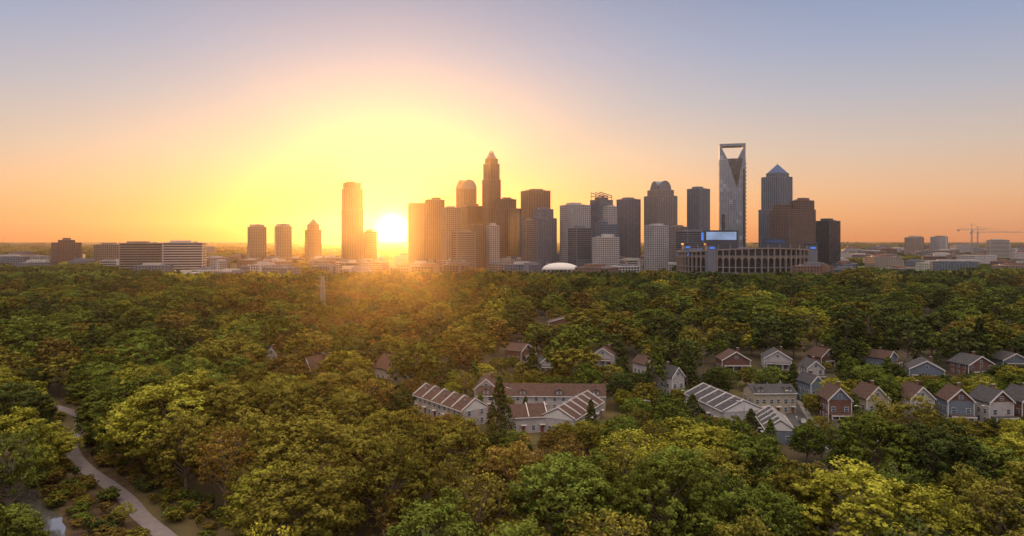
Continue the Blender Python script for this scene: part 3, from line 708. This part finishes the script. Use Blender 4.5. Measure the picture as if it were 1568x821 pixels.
for px,yt,yb,w in [(862,534,600,36),(953,530,598,34),(1004,516,605,40),(1052,523,600,40),(650,530,600,40),(765,574,672,44),(690,545,600,34),(1300,545,596,40),(1180,640,690,30),(905,610,665,26),(1060,602,640,34),(1150,625,665,32),(1360,545,600,34),(1530,560,610,36),(1100,585,600,30),(520,510,580,40),(1215,555,610,34),(1405,600,640,26),(735,600,640,22),(815,530,590,36),(905,560,612,34),(975,590,640,30),(1030,625,665,30),(1240,640,668,24),(1500,600,640,20),(1310,600,645,22)]:
    d=FP*CAMH/(yb-370); put(cone[rg.randrange(3)],'conical_tree',PX(px,d),d,(w/FP*d/2)/3.7,PZ(yt,d)/14,(DK if rg.random()<.5 else G)+(1,),rg=rg); hd.append((PX(px,d),d,2))
for px,yt,d,w in [(1298,468,330,60),(1330,478,340,50),(660,500,330,50)]: put(pine[rg.randrange(2)],'pine_tree',PX(px,d),d,(w/FP*d/2)/6,PZ(yt,d)/24,DK+(1,),rg=rg)
n1=0
s=15.5; y=92.0
while y<268:
    x=-(y*.80+35)
    while x<y*.80+35:
        jx=x+rg.uniform(-5,5); jy=y+rg.uniform(-5,5); x+=s if y<178 or 784+x/y*FP<640 else 8
        px=784+jx/jy*FP
        if blocked(jx,jy,1.5) or pathblock(jx,jy,px): continue
        if any((a-jx)**2+(b-jy)**2<c*c for a,b,c in hd): continue
        hous=px>640 and jy>178
        h=rg.uniform(14,25) if not hous else rg.uniform(7,15)
        if jy<178: yl=nearlim(px)+rg.uniform(0,45)
        elif px<640: yl=575-(jy-178)*.5 if px>150 else 560
        else: yl=540
        h=min(h,CAMH-(yl-370)*jy/FP)
        for a,b,dd,ly in views:
            if a-14<px<b+14 and jy<dd+3: h=min(h,CAMH-(ly-370)*jy/FP)
        if h<4.0: continue
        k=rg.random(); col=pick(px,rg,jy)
        if h<9 and k<.3: me=cone[rg.randrange(3)]; put(me,'conical_tree',jx,jy,rg.uniform(.5,.8),h/14,col,rg=rg); continue
        if k<(.22 if not 560<px<950 else .45): me=sparse[rg.randrange(4)]; H=19
        else: me=hi[rg.randrange(6)]; H=20.5
        put(me,'deciduous_tree',jx,jy,max(.38,min(h/H*rg.uniform(1.0,1.35),1.35)),h/H,col,rg=rg); n1+=1
    y+=s*.93 if y<178 else 9.5
shr=build_tree_mesh('shrub_mesh',[(*tree_data(120,'sparse',4,2.6,9,12,36,.22,4),(0,0,0),1)])
ug=bpy.data.objects.new('undergrowth',None); link(ug)
for k in range(620):
    if k<380:
        qx,qy=pd[rg.randrange(len(pd))]; sgn=rg.choice((-1,1)); off=rg.uniform(4.0,16); jx,jy=qx+sgn*off,qy+rg.uniform(-6,6)
    else:
        jy=rg.uniform(195,310); jx=rg.uniform(-40,215)
    if blocked(jx,jy,.5) and k>=380: continue
    if any((qx-jx)**2+(qy-jy)**2<3.6**2 for qx,qy in pd) or any((qx-jx)**2+(qy-jy)**2<3.2**2 for qx,qy in creek): continue
    if k<380 and jx<pd[30][0]-1 and 204<jy<226 and rg.random()<.8: continue
    put(shr,'shrub',jx,jy,rg.uniform(.35,1.1),rg.uniform(.3,.8),rg.choice([OL,BR,G,DK,BR])+(1,),ug,rg)
wood=bpy.data.objects.new('woodland',None); link(wood)
n2=0; y=272.0
while y<860:
    s=17+(y-270)*.006; x=-(y*.80+30)
    while x<y*.80+30:
        jx=x+rg.uniform(-6.5,6.5); jy=y+rg.uniform(-6,6); x+=s*rg.uniform(.8,1.2); px=784+jx/jy*FP
        if blocked(jx,jy,1.5): continue
        if any((a-jx)**2+(b-jy)**2<c*c*.9 for a,b,c in hd): continue
        h=rg.uniform(9,21)+(rg.random()<.18)*rg.uniform(2,8)
        for a,b,dd,ly in views:
            if a-20<px<b+20 and dd-150<jy<dd+3: h=min(h,CAMH-(ly-370)*jy/FP)
        if h<3.8: continue
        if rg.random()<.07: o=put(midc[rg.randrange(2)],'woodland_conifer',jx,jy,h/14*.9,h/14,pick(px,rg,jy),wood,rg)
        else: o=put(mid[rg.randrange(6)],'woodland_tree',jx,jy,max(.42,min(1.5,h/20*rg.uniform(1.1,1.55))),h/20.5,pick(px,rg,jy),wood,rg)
        n2+=1
    y+=s*.92
fw=bpy.data.objects.new('distant_woodland',None); link(fw); y=890.0; n3=0
while y<6500:
    s=60 if y<1300 else 60+(y-1300)*.03
    x=-(y*.80+60)
    while x<y*.80+60:
        jx=x+rg.uniform(-8,8); jy=y+rg.uniform(-8,8); x+=s; px=784+jx/jy*FP
        if 1090<jy<2100 and 300<px<1300 and rg.random()<.84: continue
        if 1190<jy<2000 and (px<=300 or px>=1300) and rg.random()<.4: continue
        if jy>1400 and rg.random()<.3: continue
        if 1325<px<1440 and 1250<jy<1740: continue
        k=1.0+(jy>2500)*(jy-2500)*.0004
        if 980<jy<2100: k=.70
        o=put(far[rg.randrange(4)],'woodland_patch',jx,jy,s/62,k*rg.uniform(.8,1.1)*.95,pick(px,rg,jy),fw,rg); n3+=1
    y+=s
# ---------------- morning haze
if HAZE:
    me=bpy.data.meshes.new('morning_haze')
    x0,x1,y0,y1,z0,z1=-7000,7000,-50,6000,-2,235
    me.from_pydata([(x0,y0,z0),(x1,y0,z0),(x1,y1,z0),(x0,y1,z0),(x0,y0,z1),(x1,y0,z1),(x1,y1,z1),(x0,y1,z1)],[],[(3,2,1,0),(4,5,6,7),(0,1,5,4),(1,2,6,5),(2,3,7,6),(3,0,4,7)])
    hm=bpy.data.materials.new('haze'); hm.use_nodes=True; t=hm.node_tree; t.nodes.clear(); vs=N(t,'ShaderNodeVolumeScatter'); vs.inputs['Density'].default_value=1/18000; vs.inputs['Anisotropy'].default_value=.87; vs.inputs['Color'].default_value=(.95,.92,.9,1)
    oo=N(t,'ShaderNodeOutputMaterial'); t.links.new(vs.outputs[0],oo.inputs['Volume']); me.materials.append(hm); link(bpy.data.objects.new('morning_haze',me))
print('TREES',n1,n2,n3,'LOW',cnt)
